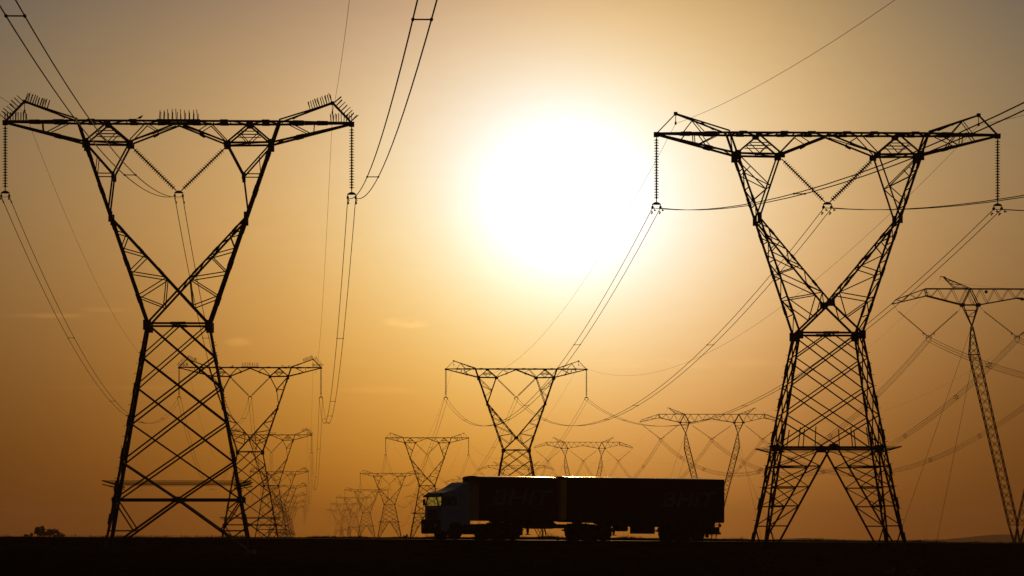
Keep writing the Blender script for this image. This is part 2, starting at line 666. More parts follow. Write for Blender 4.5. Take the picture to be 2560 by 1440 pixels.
            if A:
                zK, uK = zL - 1.85, 3.75
                m.bar(P(2.8, zN, s), P(uK, zK, s), 0.10)
                m.bar(P(uK, zK, s), P(leg_u(zJ + 0.35), zJ + 0.35, s), 0.10)
                m.bar(P(leg_u(zL), zL, s), P(uK, zK, s), 0.09)
                m.bar(P(leg_u(zK), zK, s), P(uK, zK, s), 0.06)
                m.bar(P(leg_u(zK), zK, s), P(lerp(leg_u(zL), uK, 0.45), lerp(zL, zK, 0.45), s), 0.05)
                m.cbox(P(uK, zK - 0.1, s), (0.2, 0.1, 0.42))
            else:
                zK = zW + 8.55
                t = (zN - zK) / (zN - zJ)
                uK = lerp(2.85, leg_u(zJ), t)
                m.bar(P(2.85, zN, s), P(leg_u(zJ), zJ, s), 0.085)
                m.bar(P(leg_u(zL), zL, s), P(uK, zK, s), 0.06)
                m.bar(P(leg_u(zW + 9.3), zW + 9.3, s), P(uK, zK, s), 0.055)
                m.bar(P(leg_u(zW + 7.7), zW + 7.7, s), P(uK, zK, s), 0.055)
                m.bar(P(leg_u(zW + 9.3), zW + 9.3, s), P(lerp(leg_u(zL), uK, 0.4), lerp(zL, zK, 0.4), s), 0.05)
            m.cbox(P(leg_u(zJ), zJ, s), (0.24, 0.1, 0.62))
            m.cbox(P(leg_u(zL) - 0.05, zL - 0.1, s), (0.36, 0.12, 0.56))
        # faces between front and back
        st = 11
        for i in range(st):
            z0, z1 = lerp(zW, zT, i / st), lerp(zW, zT, (i + 1) / st)
            s = 1 if i % 2 else -1
            m.bar(P(leg_u(z0), z0, -s), P(leg_u(z1), z1, s), 0.055)
            m.bar(P(leg_u(z1), z1, -1), P(leg_u(z1), z1, 1), 0.05)
        st = 8
        for i in range(st):
            z0, z1 = lerp(zX, zJ, i / st), lerp(zX, zJ, (i + 1) / st)
            s = 1 if i % 2 else -1
            m.bar(P(chord(z0), z0, -s), P(chord(z1), z1, s), 0.05)
        m.build('fork_arm', STEEL, root)
    if not A:
        for s in (-1, 1):
            cg = MB()
            cg.cbox((0, s * hd(zX), zX), (0.44, 0.18, 0.4))
            cg.build('crossing_plate', STEEL, root)
    # --- crossbeam
    m = MB()
    bd = lambda u: lerp(1.0, 0.12, max(0.0, (abs(u) - 5.8) / 4.2))
    Q = lambda u, z, s: (u, s * bd(u), z)
    zTb = zT - 0.1
    for s in (-1, 1):
        m.bar(Q(-5.8, zT, s), Q(5.8, zT, s), 0.12, 0.12)
        for sg in (-1, 1):
            q = lambda u, z: Q(sg * u, z, s)
            m.bar(q(5.8, zT), q(10, zT), 0.12)
            m.bar(q(10, zT - 0.05), q(5.4, zL), 0.12)
            m.bar(q(5.4, zL), q(2.8, zL - 0.04), 0.12)
            m.bar(q(2.8, zL), q(0.0, zTb), 0.10)
            m.bar(q(5.4, zL), q(4.1, zTb), 0.10)
            m.bar(q(4.1, zTb), q(2.8, zL), 0.10)
            # secondary web
            m.bar(q(4.65, zL + 0.62), q(3.5, zL + 0.62), 0.05)
            m.bar(q(4.75, zL + 0.45), q(3.42, zL + 0.45), 0.05)
            m.bar(q(4.65, zL + 0.58), q(4.05, zL), 0.05)
            m.bar(q(3.5, zL + 0.58), q(4.05, zL), 0.05)
            m.bar(q(2.8, zL + 0.1), q(1.85, zTb), 0.06)
            m.bar(q(1.85, zTb), q(1.2, zL + 0.68), 0.05)
            lz = lambda u: lerp(zT - 0.05, zL, (10 - u) / 4.6)
            m.bar(q(7.8, lz(7.8)), q(7.85, zT), 0.055)
            m.bar(q(7.6, lz(7.6)), q(6.3, zT), 0.055)
            if not A:
                m.bar(q(8.6, lz(8.6)), q(8.3, zT), 0.05)
                m.bar(q(6.9, lz(6.9)), q(7.5, zT), 0.05)
            for u0 in (6.6, 8.0):
                m.bar(q(u0, zT), q(u0 + 0.6, zT), 0.17)
            for u0 in (0.8, 2.4, 4.8):
                m.bar(q(u0, zT + 0.01), q(u0 + 0.45, zT + 0.01), 0.175)
            m.bar(q(1.2, zL + 0.62), q(1.5, zL + 0.46), 0.15)
            m.bar(q(7.2, lz(7.2)), q(6.8, lz(6.8)), 0.16)
            m.cbox(q(2.8, zL - 0.08), (0.4, 0.12, 0.34))
            m.cbox(q(4.1, zTb), (0.4, 0.12, 0.3))
    for i in range(20):
        u0, u1 = -10 + i, -9 + i
        s = 1 if i % 2 else -1
        m.bar(Q(u0, zT, -s), Q(u1, zT, s), 0.06)
        m.bar(Q(u1, zT, -1), Q(u1, zT, 1), 0.05)
    for sg in (-1, 1):
        for i in range(5):
            u0, u1 = 5.4 + i * 0.9, 6.3 + i * 0.9
            lz = lambda u: lerp(zT - 0.05, zL, (10 - u) / 4.6)
            s = 1 if i % 2 else -1
            m.bar(Q(sg * u0, lz(u0), -s), Q(sg * u1, lz(u1), s), 0.05)
        for u, z in ((5.4, zL), (2.8, zL), (4.1, zTb)):
            m.bar(Q(sg * u, z, -1), Q(sg * u, z, 1), 0.08)
        m.bar(Q(sg * 5.4, zL, -1), Q(sg * 2.8, zL, 1), 0.05)
        m.bar(Q(sg * 2.8, zL, -1), Q(sg * 0.2, zTb, 1), 0.05)
        m.cbox((sg * 10, 0, zT - 0.06), (0.3, 0.4, 0.28))
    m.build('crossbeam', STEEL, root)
    # --- earth wire peaks
    zP = zT + 1.16
    for sg in (-1, 1):
        m = MB()
        for s in (-1, 1):
            m.bar((sg * 8.88, s * 0.1, zP), (sg * 10, s * 0.15, zT), 0.06 if not A else 0.08)
            m.bar((sg * 8.88, s * 0.1, zP), (sg * 5.8, s * 1.0, zT + 0.1), 0.09)
            if not A:
                m.bar((sg * 7.9, s * 0.37, lerp(zP, zT, 0.32)), (sg * 8.5, s * 0.42, zT), 0.045)
                m.bar((sg * 7.9, s * 0.37, lerp(zP, zT, 0.32)), (sg * 7.2, s * 0.70, zT), 0.045)
        m.bar((sg * 7.4, -0.5, lerp(zP, zT, 0.48)), (sg * 6.6, 0.78, lerp(zP, zT, 0.74)), 0.045)
        m.bar((sg * 7.4, -0.5, lerp(zP, zT, 0.48)), (sg * 7.4, 0.5, lerp(zP, zT, 0.48)), 0.045)
        m.cbox((sg * 8.88, 0, zP), (0.2, 0.3, 0.2))
        m.bar((sg * 8.88, 0, zP), (sg * 8.88, 0, zP - 0.55), 0.04)
        m.cbox((sg * 8.88, 0, zP - 0.55), (0.09, 0.3, 0.16))
        m.build('earth_wire_peak', STEEL, root)
    # --- insulators
    zI = zT - 4.05
    for sg in (-1, 1):
        m = MB()
        string(m, (sg * 10, 0, zT - 0.12), (sg * 10, 0, zI + 0.06))
        m.build('insulator_string', PORC, root, True)
        m = MB()
        string(m, (sg * 2.68, 0, zL - 0.25), (sg * 0.14, 0, zI + 0.10), 22, 0.16)
        m.build('insulator_string', PORC, root, True)
        yoke_mesh(sg * 10, zI).build('yoke', STEEL, root)
    yoke_mesh(0, zI + 0.05).build('yoke', STEEL, root)
    # --- guard against climbing
    m = MB()
    zG = (3.0 if A else 5.0) + B0
    cs = []
    for sx, sy in ((-1, -1), (1, -1), (1, 1), (-1, 1)):
        a = (sx * (w(zG) - 0.2), sy * (w(zG) - 0.2), zG - 0.08)
        b = (sx * (w(zG) + 0.75), sy * (w(zG) + 0.75), zG + 0.22)
        m.bar(a, b, 0.07)
        if A:
            m.bar((a[0], a[1], a[2] - 0.12), (b[0], b[1], b[2] - 0.22), 0.05)
        cs.append((Vector(a), Vector(b)))
    for i in range(4):
        for t in (0.3, 0.5, 0.7, 0.85, 1.0):
            p, q = cs[i][0].lerp(cs[i][1], t), cs[(i + 1) % 4][0].lerp(cs[(i + 1) % 4][1], t)
            m.tube([p, q], 0.011, 4)
    m.build('climbing_guard', STEEL, root)
    # --- spikes that keep birds off
    if A:
        def cluster(pts, d, n, ln):
            p, q = Vector(pts[0]), Vector(pts[1])
            for s in (-1, 1):
                m = MB()
                o = Vector((0, s * pts[2], 0))
                for i in range(n):
                    b = p.lerp(q, i / (n - 1)) + o
                    jit = Vector((random.gauss(0, 0.028), random.gauss(0, 0.02), 0))
                    m.bar(b, b + Vector(d) * (ln * random.uniform(0.86, 1.05)) + jit, 0.042)
                m.bar(p + o, q + o, 0.06)
                m.build('bird_spike_strip', STEEL, root)
        cluster(((-1.1, 0, zT + 0.08), (1.1, 0, zT + 0.08), 0.9), (0, 0, 1), 10, 0.6)
        for sg in (-1, 1):
            cluster(((sg * 8.8, 0, zT + 0.05), (sg * 10.0, 0, zT + 0.05), 0.14), (0, 0, 1), 9, 0.52)
            cluster(((sg * 8.95, 0, zP), (sg * 9.95, 0, zT + 0.1), 0.12), (sg * 0.72, 0, 0.69), 8, 0.55)
            cluster(((sg * 8.85, 0, zP + 0.03), (sg * 7.6, 0, zP - 0.42), 0.14), (sg * -0.28 if sg < 0 else -0.28, 0, 0.95), 10, 0.55)
    info = dict(H=zT, zI=zI - 0.28, zP=zP - 0.58)
    return root, info


def make_guyed():
    """the guyed V pylons of the right row; z = 0 at the foot"""
    B0 = 0.9
    root = empty('guyed_pylon')
    zT = 38.6 + B0
    yb = 0.85
    # crossbeam
    m = MB()
    bot = [(-19.6, 36.2), (-14.2, 37.5), (-8.6, 36.1), (-6.1, 36.1), (0, 37.2), (6.1, 36.1), (8.6, 36.1), (14.2, 37.5), (19.6, 36.2)]
    top = [(-19.0, 36.9), (-14.4, 38.6), (14.4, 38.6), (19.0, 36.9)]
    zb = lambda u: interp(u, bot) + B0
    zt = lambda u: interp(u, top) + B0
    hb = lambda u: lerp(yb, 0.25, max(0, (abs(u) - 14.3) / 5.3))
    Q = lambda u, z, s: (u, s * hb(u), z)
    for s in (-1, 1):
        for (a, b) in zip(bot, bot[1:]):
            m.bar(Q(a[0], a[1] + B0, s), Q(b[0], b[1] + B0, s), 0.15)
        for (a, b) in zip(top, top[1:]):
            m.bar(Q(a[0], a[1] + B0, s), Q(b[0], b[1] + B0, s), 0.14)
        for sg in (-1, 1):
            m.bar(Q(sg * 19.6, 36.2 + B0, s), Q(sg * 19.0, 36.9 + B0, s), 0.1)
            m.bar(Q(sg * 14.4, zt(14.4), s), Q(sg * 14.2, zb(14.2), s), 0.12)
            m.bar(Q(sg * 7.35, zt(7.3), s), Q(sg * 8.6, zb(8.6), s), 0.14)
            m.bar(Q(sg * 7.35, zt(7.3), s), Q(sg * 6.1, zb(6.1), s), 0.14)
        us = [-19.0 + k * 1.1 for k in range(35)]
        for i in range(34):
            if i % 2 == 0:
                m.bar(Q(us[i], zt(us[i]), s), Q(us[i + 1], zb(us[i + 1]), s), 0.06)
            else:
                m.bar(Q(us[i], zb(us[i]), s), Q(us[i + 1], zt(us[i + 1]), s), 0.06)
    for i in range(26):
        u0, u1 = -14.3 + i * 1.1, -13.2 + i * 1.1
        s = 1 if i % 2 else -1
        m.bar(Q(u0, zt(u0), -s), Q(u1, zt(u1), s), 0.06)
        m.bar(Q(u0, zb(u0), s), Q(u1, zb(u1), -s), 0.06)
    for sg in (-1, 1):
        for u in (8.6, 6.1):
            m.cbox((sg * u, 0, zb(u)), (0.55, 1.9, 0.5))
    m.build('crossbeam', STEEL, root)
    # peaks
    for sg in (-1, 1):
        m = MB()
        tip = (sg * 11.6, 0, 40.45 + B0)
        for s in (-1, 1):
            m.bar((tip[0], s * 0.15, tip[2]), (sg * 9.7, s * 0.8, zT), 0.09)
            m.bar((tip[0], s * 0.15, tip[2]), (sg * 7.35, s * 0.8, zT + 0.05), 0.09)
            for t in (0.3, 0.6, 0.85):
                p = Vector((tip[0], s * 0.15, tip[2])).lerp(Vector((sg * 9.7, s * 0.8, zT)), t)
                q = Vector((tip[0], s * 0.15, tip[2])).lerp(Vector((sg * 7.35, s * 0.8, zT)), t - 0.2)
                q2 = Vector((tip[0], s * 0.15, tip[2])).lerp(Vector((sg * 7.35, s * 0.8, zT)), t + 0.05)
                m.bar(p, q, 0.05)
                m.bar(p, q2, 0.05)
        m.bar((sg * 12.1, 0, 40.5 + B0), (sg * 11.2, 0, 40.45 + B0), 0.12)
        m.bar((sg * 12.0, 0, 40.5 + B0), (sg * 12.15, 0, 40.0 + B0), 0.05)
        m.build('earth_wire_peak', STEEL, root)
    # masts
    for sg in (-1, 1):
        m = MB()
        ax = [(0.45, 0.0, 0.12), (0.62, 1.9 + B0, 0.68), (6.75, 28.4 + B0, 0.76), (7.1, 32.8 + B0, 0.15)]   # u, z, half width
        def pt(z, cx, cy):
            u = interp(z, [(p[1], p[0]) for p in ax])
            h = interp(z, [(p[1], p[2]) for p in ax])
            return Vector((sg * u + cx * h, cy * h, z))
        cors = ((-1, -1), (1, -1), (1, 1), (-1, 1))
        for cx, cy in cors:
            for p, q in zip(ax, ax[1:]):
                m.bar(pt(p[1], cx, cy), pt(q[1], cx, cy), 0.12)
        for zs, k in (((0.0, 1.9 + B0), 1), ((1.9 + B0, 28.4 + B0), 20), ((28.4 + B0, 32.8 + B0), 4)):
            for i in range(k):
                z0, z1 = lerp(zs[0], zs[1], i / k), lerp(zs[0], zs[1], (i + 1) / k)
                for j in range(4):
                    a, b = cors[j], cors[(j + 1) % 4]
                    m.bar(pt(z0, *a), pt(z1, *b), 0.055)
                    m.bar(pt(z0, *b), pt(z1, *a), 0.055)
        for j in range(4):
            a, b = cors[j], cors[(j + 1) % 4]
            for z in (1.9 + B0, 28.4 + B0):
                m.bar(pt(z, *a), pt(z, *b), 0.1)
        zc = 4.2 + B0
        m.bar(pt(zc, -1.5, 0), pt(zc, 1.5, 0), 0.05)
        m.bar(pt(zc, 0, -1.5), pt(zc, 0, 1.5), 0.05)
        # the hourglass above, to the beam
        nk = Vector((sg * 7.1, 0, 32.8 + B0))
        for s in (-1, 1):
            for u in (8.6, 6.1):
                m.bar(nk + Vector((0, s * 0.12, 0)), (sg * u, s * yb, 36.1 + B0), 0.13)
            for t in (0.45, 0.75):
                a = nk.lerp(Vector((sg * 8.6, s * yb, 36.1 + B0)), t)
                b = nk.lerp(Vector((sg * 6.1, s * yb, 36.1 + B0)), t)
                m.bar(a, b, 0.07)
            m.bar((sg * 8.6, s * yb, 36.1 + B0), (sg * 6.1, s * yb, 36.1 + B0), 0.13)
            m.bar(nk.lerp(Vector((sg * 8.6, s * yb, 36.1 + B0)), 0.45), nk.lerp(Vector((sg * 6.1, s * yb, 36.1 + B0)), 0.75), 0.06)
        m.build('mast', STEEL, root)
        for s, zatt, uatt, ua in ((-1, 28.4 + B0, 6.8, 15.6), (1, 32.8 + B0, 7.1, 16.0)):
            gm = MB()
            gm.tube([(sg * uatt, s * 0.15, zatt), (sg * ua, s * 20.0, 0.1)], 0.028, 5)
            gm.cbox((sg * ua, s * 20.0, 0.1), (0.35, 0.35, 0.5))
            gm.build('guy_wire', WIRE, root)
    f = MB()
    f.prism([(-1.3, -0.5), (1.3, -0.5), (1.1, 0.15), (-1.1, 0.15)], -0.8, 0.8)
    f.build('footing', CONC, root)
    zI = 31.1 + B0
    for u in (-13.85, 0.0, 13.85):
        oth = {-13.85: (-18.7, -9.2), 0.0: (-5.3, 5.3), 13.85: (9.2, 18.7)}[u]
        for o in oth:
            m = MB()
            za = 35.2 + B0
            hook = Vector((o, 0, za))
            att = Vector((o + (0.7 if o < u else -0.7) * -1.0, 0, zb(o + (0.7 if o < u else -0.7) * -1.0)))
            m.bar(att, hook, 0.04)
            string(m, hook, (u + (0.3 if o > u else -0.3), 0, zI + 0.25), 30, 0.15)
            m.build('insulator_string', PORC, root, True)
        y = MB()
        y.prism([(u - 0.5, zI + 0.1), (u - 0.4, zI + 0.26), (u + 0.4, zI + 0.26), (u + 0.5, zI + 0.1)], -0.06, 0.06)
        for s in (-1, 1):
            y.bar((u + s * 0.3, 0, zI + 0.25), (u + s * 0.95, 0, zI + 0.62), 0.06)
            y.bar((u + s * 0.8, 0, zI + 0.2), (u + s * 1.0, 0, zI + 0.7), 0.06)
        for k in range(6):
            t = math.pi / 6 + k * math.pi / 3
            y.cbox((u + 0.42 * math.cos(t), 0, zI - 0.35 + 0.42 * math.sin(t)), (0.07, 0.3, 0.08))
        for k in range(6):
            t, t2 = math.pi / 6 + k * math.pi / 3, math.pi / 2 + k * math.pi / 3
            y.bar((u + 0.42 * math.cos(t), 0, zI - 0.35 + 0.42 * math.sin(t)), (u + 0.42 * math.cos(t2), 0, zI - 0.35 + 0.42 * math.sin(t2)), 0.04)
        y.bar((u - 0.5, 0, zI - 0.1), (u + 0.5, 0, zI - 0.1), 0.07)
        y.bar((u - 0.4, 0, zI + 0.2), (u - 0.35, 0, zI - 0.12), 0.06)
        y.bar((u + 0.4, 0, zI + 0.2), (u + 0.35, 0, zI - 0.12), 0.06)
        y.bar((u - 0.35, 0, zI - 0.1), (u - 0.35, 0, zI - 0.6), 0.06)
        y.bar((u + 0.35, 0, zI - 0.1), (u + 0.35, 0, zI - 0.6), 0.06)
        y.build('yoke', STEEL, root)
    return root, dict(H=zT, zI=zI - 0.35, zP=40.0 + B0)


# where the pylons stand: image column of the centre, distance, eye-level height of the crossbeam top
ORD = ['first', 'second', 'third', 'fourth', 'fifth', 'sixth', 'seventh', 'eighth', 'ninth', 'tenth']
VPX = 749.0


def row_positions(c0, d0, dist, beams):
    """c0: column of the first centre at distance d0; the row runs towards the vanishing point"""
    lx = (c0 - VPX) * d0 / F
    return [((VPX - 1280) / F * y + lx, y, b) for y, b in zip(dist, beams)]


rowA = row_positions(447, 250, [250, 610, 1064, 1490, 1900, 2330, 2760, 3200], [24.0, 23.95, 25.2, 22.6, 22.6, 22.8, 22.6, 22.4])
rowB = row_positions(2068.5, 252, [252, 614, 1043, 1480, 1990, 2450, 2920, 3400], [23.5, 23.9, 24.0, 21.9, 21.9, 22.6, 22.6, 21.6])
rowC = row_positions(2543, 672, [672, 1170, 1700, 2225, 2750, 3275, 3800], [38.6, 33.3, 37.4, 37.0, 37.0, 37.0, 37.0])


def put_row(maker, kind, row, labels, group, cat):
    proto, info = maker(kind) if kind else maker()
    out = []
    for i, (x, y, beam) in enumerate(row):
        o = proto if i == 0 else copy_tree(proto)
        base = ground_z(x, y)
        if i == 0:
            base = beam - info['H']
        sz = (beam - base) / info['H']
        o.location = (x, y, EYE + base)
        o.rotation_euler = (0, 0, LINE)
        o.scale = (1, 1, sz)
        tag(o, labels(i), cat, group)
        out.append(o)
    return out, info


def labA(i):
    if i == 0:
        return 'tallest lattice pylon with bird spikes, at left, its forked head cut by the frame edge'
    return '%s pylon back in the row of spiked lattice pylons left of the lorry' % ORD[i]


def labB(i):
    if i == 0:
        return 'large spikeless lattice pylon on splayed legs, standing right of the lorry'
    if i == 1:
        return 'lattice pylon rising behind the lorry trailer, second of the spikeless row'
    if i == 2:
        return 'lattice pylon behind the lorry cab, third of the spikeless row'
    return '%s pylon back in the row of spikeless lattice pylons left of the cab' % ORD[i]


def labC(i):
    if i == 0:
        return 'guyed V pylon cut by the right edge, nearest of the guyed row'
    return '%s pylon back in the row of wide guyed V pylons' % ORD[i]


PA, iA = put_row(make_delta, 'spiked', rowA, labA, 'row of spiked lattice pylons', 'pylon')
PB, iB = put_row(make_delta, 'splayed', rowB, labB, 'row of spikeless lattice pylons', 'pylon')
PC, iC = put_row(make_guyed, None, rowC, labC, 'row of guyed pylons', 'pylon')
wb = MB()
for (u, z) in ((-5.0, 38.1), (0.6, 37.0)):
    prof = [(0.26 + 0.26 * math.sin(a), 0.27 * math.cos(a)) for a in [-1.5 + 0.3 * k for k in range(11)]]
    wb.lathe((u, -0.9, z + 0.9 - 0.26), (u, -0.9, z + 1.9), prof, 10)
    wb.build('warning_ball', PLASTIC, PC[0], True)
    wb = MB()

# ------------------------------------------------------------------ cables


def world_pt(o, u, z):
    m = Matrix.Translation(o.location) @ Matrix.Rotation(LINE, 4, 'Z') @ Matrix.Diagonal((1, 1, o.scale.z, 1))
    return m @ Vector((u, 0, z))


SIDE = Vector((math.cos(LINE), math.sin(LINE), 0))


def span(p, q, sag, off=(0, 0), t0=0.0):
    L = (q - p).length
    n = 40
    pts = []
    for i in range(n + 1):
        t = t0 + (1 - t0) * i / n
        c = p.lerp(q, t) + SIDE * off[0]
        c.z += off[1] - 4 * sag * t * (1 - t)
        pts.append(c)
    return pts


def at(p, q, sag, t, off=(0, 0)):
    c = p.lerp(q, t) + SIDE * off[0]
    c.z += off[1] - 4 * sag * t * (1 - t)
    return c


def twin_cable(p, q, sag, label, group, spacers=True, damp=(False, False), r=0.021):
    """p nearer to the camera than q"""
    root = empty('power_cable', tuple(p))
    L = (q - p).length
    o = Vector(p)
    for s in (-1, 1):
        m = MB()
        m.tube([c - o for c in span(p, q, sag, (s * 0.23, 0))], r, 6)
        m.build('conductor', WIRE, root, True)
    if spacers:
        ds = []
        for base, sgn in ((0, 1), (L, -1)):
            for k in (1, 2):
                ds.append(base + sgn * 72 * k)
        if L > 330:
            ds.append(L / 2)
        if p.y < 60:
            ds = [d for d in ds if d > 100]
        for d in ds:
            t = d / L
            m = MB()
            a, b = at(p, q, sag, t, (-0.23, 0)) - o, at(p, q, sag, t, (0.23, 0)) - o
            dz = (at(p, q, sag, t + 0.002) - at(p, q, sag, t - 0.002)).normalized()
            m.bar(a, b, 0.035)
            for c in (a, b):
                m.bar(c - dz * 0.10, c + dz * 0.10, 0.085, 0.085, 8)
                m.bar(c - dz * 0.20, c + dz * 0.20, 0.055, 0.055, 6)
            m.build('spacer', STEEL, root)
    for end in (0, 1):
        if not damp[end]:
            continue
        for s in (-1, 1):
            for dist in (1.0,):
                t = dist / L if end == 0 else 1 - dist / L
                c = at(p, q, sag, t, (s * 0.23, 0)) - o
                dz = (at(p, q, sag, t + 0.002) - at(p, q, sag, t - 0.002)).normalized()
                m = MB()
                dn = Vector((0.05, 0, -0.13))
                m.bar(c, c + dn, 0.04)
                m.bar(c + dn - dz * 0.26, c + dn + dz * 0.26, 0.02)
                for e_ in (-1, 1):
                    m.bar(c + dn + dz * 0.16 * e_, c + dn + dz * 0.30 * e_, 0.085, 0.085, 8)
                m.build('vibration_damper', STEEL, root)
    return tag(root, label, 'power cable', group)


def six_cable(p, q, sag, label, group, spacers=True):
    root = empty('power_cable', tuple(p))
    o = Vector(p)
    L = (q - p).length
    ring = [(0.42 * math.cos(math.pi / 6 + k * math.pi / 3), 0.42 * math.sin(math.pi / 6 + k * math.pi / 3)) for k in range(6)]
    for off in ring:
        m = MB()
        m.tube([c - o for c in span(p, q, sag, off)], 0.019, 5)
        m.build('conductor', WIRE, root, True)
    if spacers:
        n = int(L / 58)
        for k in range(1, n):
            t = (k + 0.0) / n
            pts = [at(p, q, sag, t, off) - o for off in ring]
            inn = [at(p, q, sag, t, (a * 0.62, b * 0.62)) - o for a, b in ring]
            m = MB()
            for i in range(6):
                m.bar(inn[i], inn[(i + 1) % 6], 0.06)
                m.bar(inn[i], pts[i], 0.06)
                m.cbox(pts[i], (0.12, 0.25, 0.12))
            m.build('spacer', STEEL, root)
    return tag(root, label, 'power cable', group)


def earth_cable(p, q, sag, label, group, r=0.008):
    m = MB()
    m.tube([c - p for c in span(p, q, sag)], r, 5)
    o = m.build('earth_wire', WIRE, None, True)
    o.location = p
    return tag(o, label, 'earth wire', group)


def behind(o, dist, info_z, u):
    """the same hanging point on the pylon that stands behind the camera, out of the picture"""
    p = world_pt(o, u, info_z)
    d = Vector((-math.sin(LINE), math.cos(LINE), 0))
    return p - d * dist


def phase_name(k):
    return ('left arm', 'central V', 'right arm')[k]


def string_row(P, info, rowname, us, cable, gap0, sag0, earth_u, esag, dampers):
    zI, zP = info['zI'], info['zP']
    for i in range(len(P)):
        for k, u in enumerate(us):
            q = world_pt(P[i], u, zI + (0.05 if (u == 0 and cable == 2) else 0.0))
            p = behind(P[0], gap0, zI, u) if i == 0 else world_pt(P[i - 1], u, zI)
            L = (q - p).length
            if i == 0:
                lab = 'cables sweeping overhead from the camera to the %s of the %s' % (phase_name(k), 'first ' + rowname)
                sag = sag0
            else:
                lab = 'cables from the %s of the %s to the %s one' % (phase_name(k), ORD[i - 1] + ' ' + rowname, ORD[i])
                sag = (0.000232 if cable == 2 else 0.000235) * (L / 2) ** 2
                if i > 1 and cable == 2:
                    sag = 0.00021 * (L / 2) ** 2
            if cable == 2:
                twin_cable(p, q, sag, 'twin ' + lab, 'cables of the ' + rowname + ' row', i < 4, (dampers and 0 < i < 2, dampers and i < 1))
            else:
                six_cable(p, q, sag, 'bundled ' + lab, 'cables of the ' + rowname + ' row', i < 4)
        for u, sn in zip((-earth_u, earth_u), ('left', 'right')):
            q = world_pt(P[i], u, zP)
            p = behind(P[0], gap0, zP, u) if i == 0 else world_pt(P[i - 1], u, zP)
            L = (q - p).length
            if i == 0:
                lab = 'thin earth wire overhead to the %s peak of the first %s' % (sn, rowname)
            else:
                lab = 'thin earth wire between %s peaks of the %s and %s %s' % (sn, ORD[i - 1], ORD[i], rowname)
            earth_cable(p, q, esag * (L / 360.0) ** 2, lab, 'earth wires of the ' + rowname + ' row', 0.010)


string_row(PA, iA, 'spiked pylon', (-10, 0, 10), 2, 330, 7.0, 8.88, 6.3, True)
string_row(PB, iB, 'spikeless pylon', (-10, 0, 10), 2, 332, 7.2, 8.88, 6.3, True)
string_row(PC, iC, 'guyed pylon', (-13.85, 0, 13.85), 6, 526, 16.0, 12.1, 5.5, False)

# ------------------------------------------------------------------ the lorry
pitch = -math.atan(0.0063)
truck = empty('lorry', (TX, TY, EYE + road_z(0) + 0.04))
truck.rotation_euler = (Matrix.Rotation(YAW, 4, 'Z') @ Matrix.Rotation(-pitch, 4, 'Y')).to_euler()
tag(truck, 'dark lorry with pale cab and two curtain-sided trailers on the road', 'lorry')


def arch(cx, cz, r, a0=0.0, a1=180.0, n=10):
    return [(cx + r * math.cos(R(lerp(a0, a1, k / n))), cz + r * math.sin(R(lerp(a0, a1, k / n)))) for k in range(n + 1)]


# cab
m = MB()
prof = [(0.27, 0.55), (0.27, 2.2), (2.4, 2.2), (2.4, 1.02), (2.0, 1.02)] + arch(1.36, 0.5, 0.62, 30, 180) + [(0.74, 0.5), (0.6, 0.5)]
m.prism(prof, 0.02, 2.48)
cab = m.build('cab', CABP, truck, bevel=0.03)
m = MB()
for y0, y1 in ((0.02, 0.09), (2.41, 2.48)):
    m.prism([(0.27, 2.2), (0.37, 2.2), (0.52, 2.8), (0.42, 2.8)], y0, y1)
    m.prism([(1.45, 2.2), (2.4, 2.2), (2.4, 2.8), (1.42, 2.8)], y0, y1)
m.box((2.33, 0.09, 2.2), (2.4, 2.41, 2.8))
m.prism([(0.42, 2.78), (0.33, 2.98), (0.45, 3.05), (1.0, 3.17), (2.4, 3.26), (2.4, 2.78)], 0.02, 2.48)
m.build('roof', CABP, truck, bevel=0.03)
m = MB()
m.prism([(1.05, 3.17), (1.5, 3.36), (1.85, 3.58), (2.05, 3.7), (2.15, 3.74), (2.36, 3.72), (2.36, 3.2)], 0.16, 2.34)
m.build('wind_deflector', CABP, truck, bevel=0.05)
m = MB()
m.prism([(0.10, 2.74), (0.08, 2.8), (0.34, 2.97), (0.40, 2.93)], 0.1, 2.4)
m.build('sun_visor', PLASTIC, truck)
m = MB()
m.prism([(0.335, 2.22), (0.35, 2.22), (0.475, 2.77), (0.46, 2.77)], 0.1, 2.4)
m.build('windscreen', GLASS, truck)
for y in (0.05, 2.44):
    m = MB()
    m.prism([(0.38, 2.22), (1.44, 2.22), (1.41, 2.77), (0.53, 2.77)], y, y + 0.012)
    m.build('side_window', GLASS, truck)
for y0 in (0.0, 2.475):
    m = MB()
    m.prism([(0.52, 1.15), (0.50, 2.17), (1.5, 2.17), (1.5, 1.3), (1.2, 1.22), (0.9, 1.16)], y0, y0 + 0.025)
    d = m.build('door', CABP, truck)
    h = MB()
    h.box((1.25, y0 - 0.03 if y0 == 0 else y0 + 0.025, 1.75), (1.45, y0 if y0 == 0 else y0 + 0.055, 1.8))
    h.build('handle', PLASTIC, d)
m = MB()
m.prism([(0.0, 0.42), (0.0, 1.22), (0.06, 1.32), (0.268, 1.32), (0.268, 0.5), (0.55, 0.48), (0.55, 0.38), (0.1, 0.36)], 0.0, 2.5)
m.build('bumper', PLASTIC, truck, bevel=0.03)
m = MB()
for k in range(6):
    m.box((0.235, 0.55, 1.38 + k * 0.1), (0.268, 1.95, 1.44 + k * 0.1))
m.build('grille', PLASTIC, truck)
for y in (0.12, 1.98):
    m = MB()
    m.box((-0.02, y, 0.75), (0.03, y + 0.4, 1.0))
    m.build('headlight', LAMP, truck, bevel=0.02)
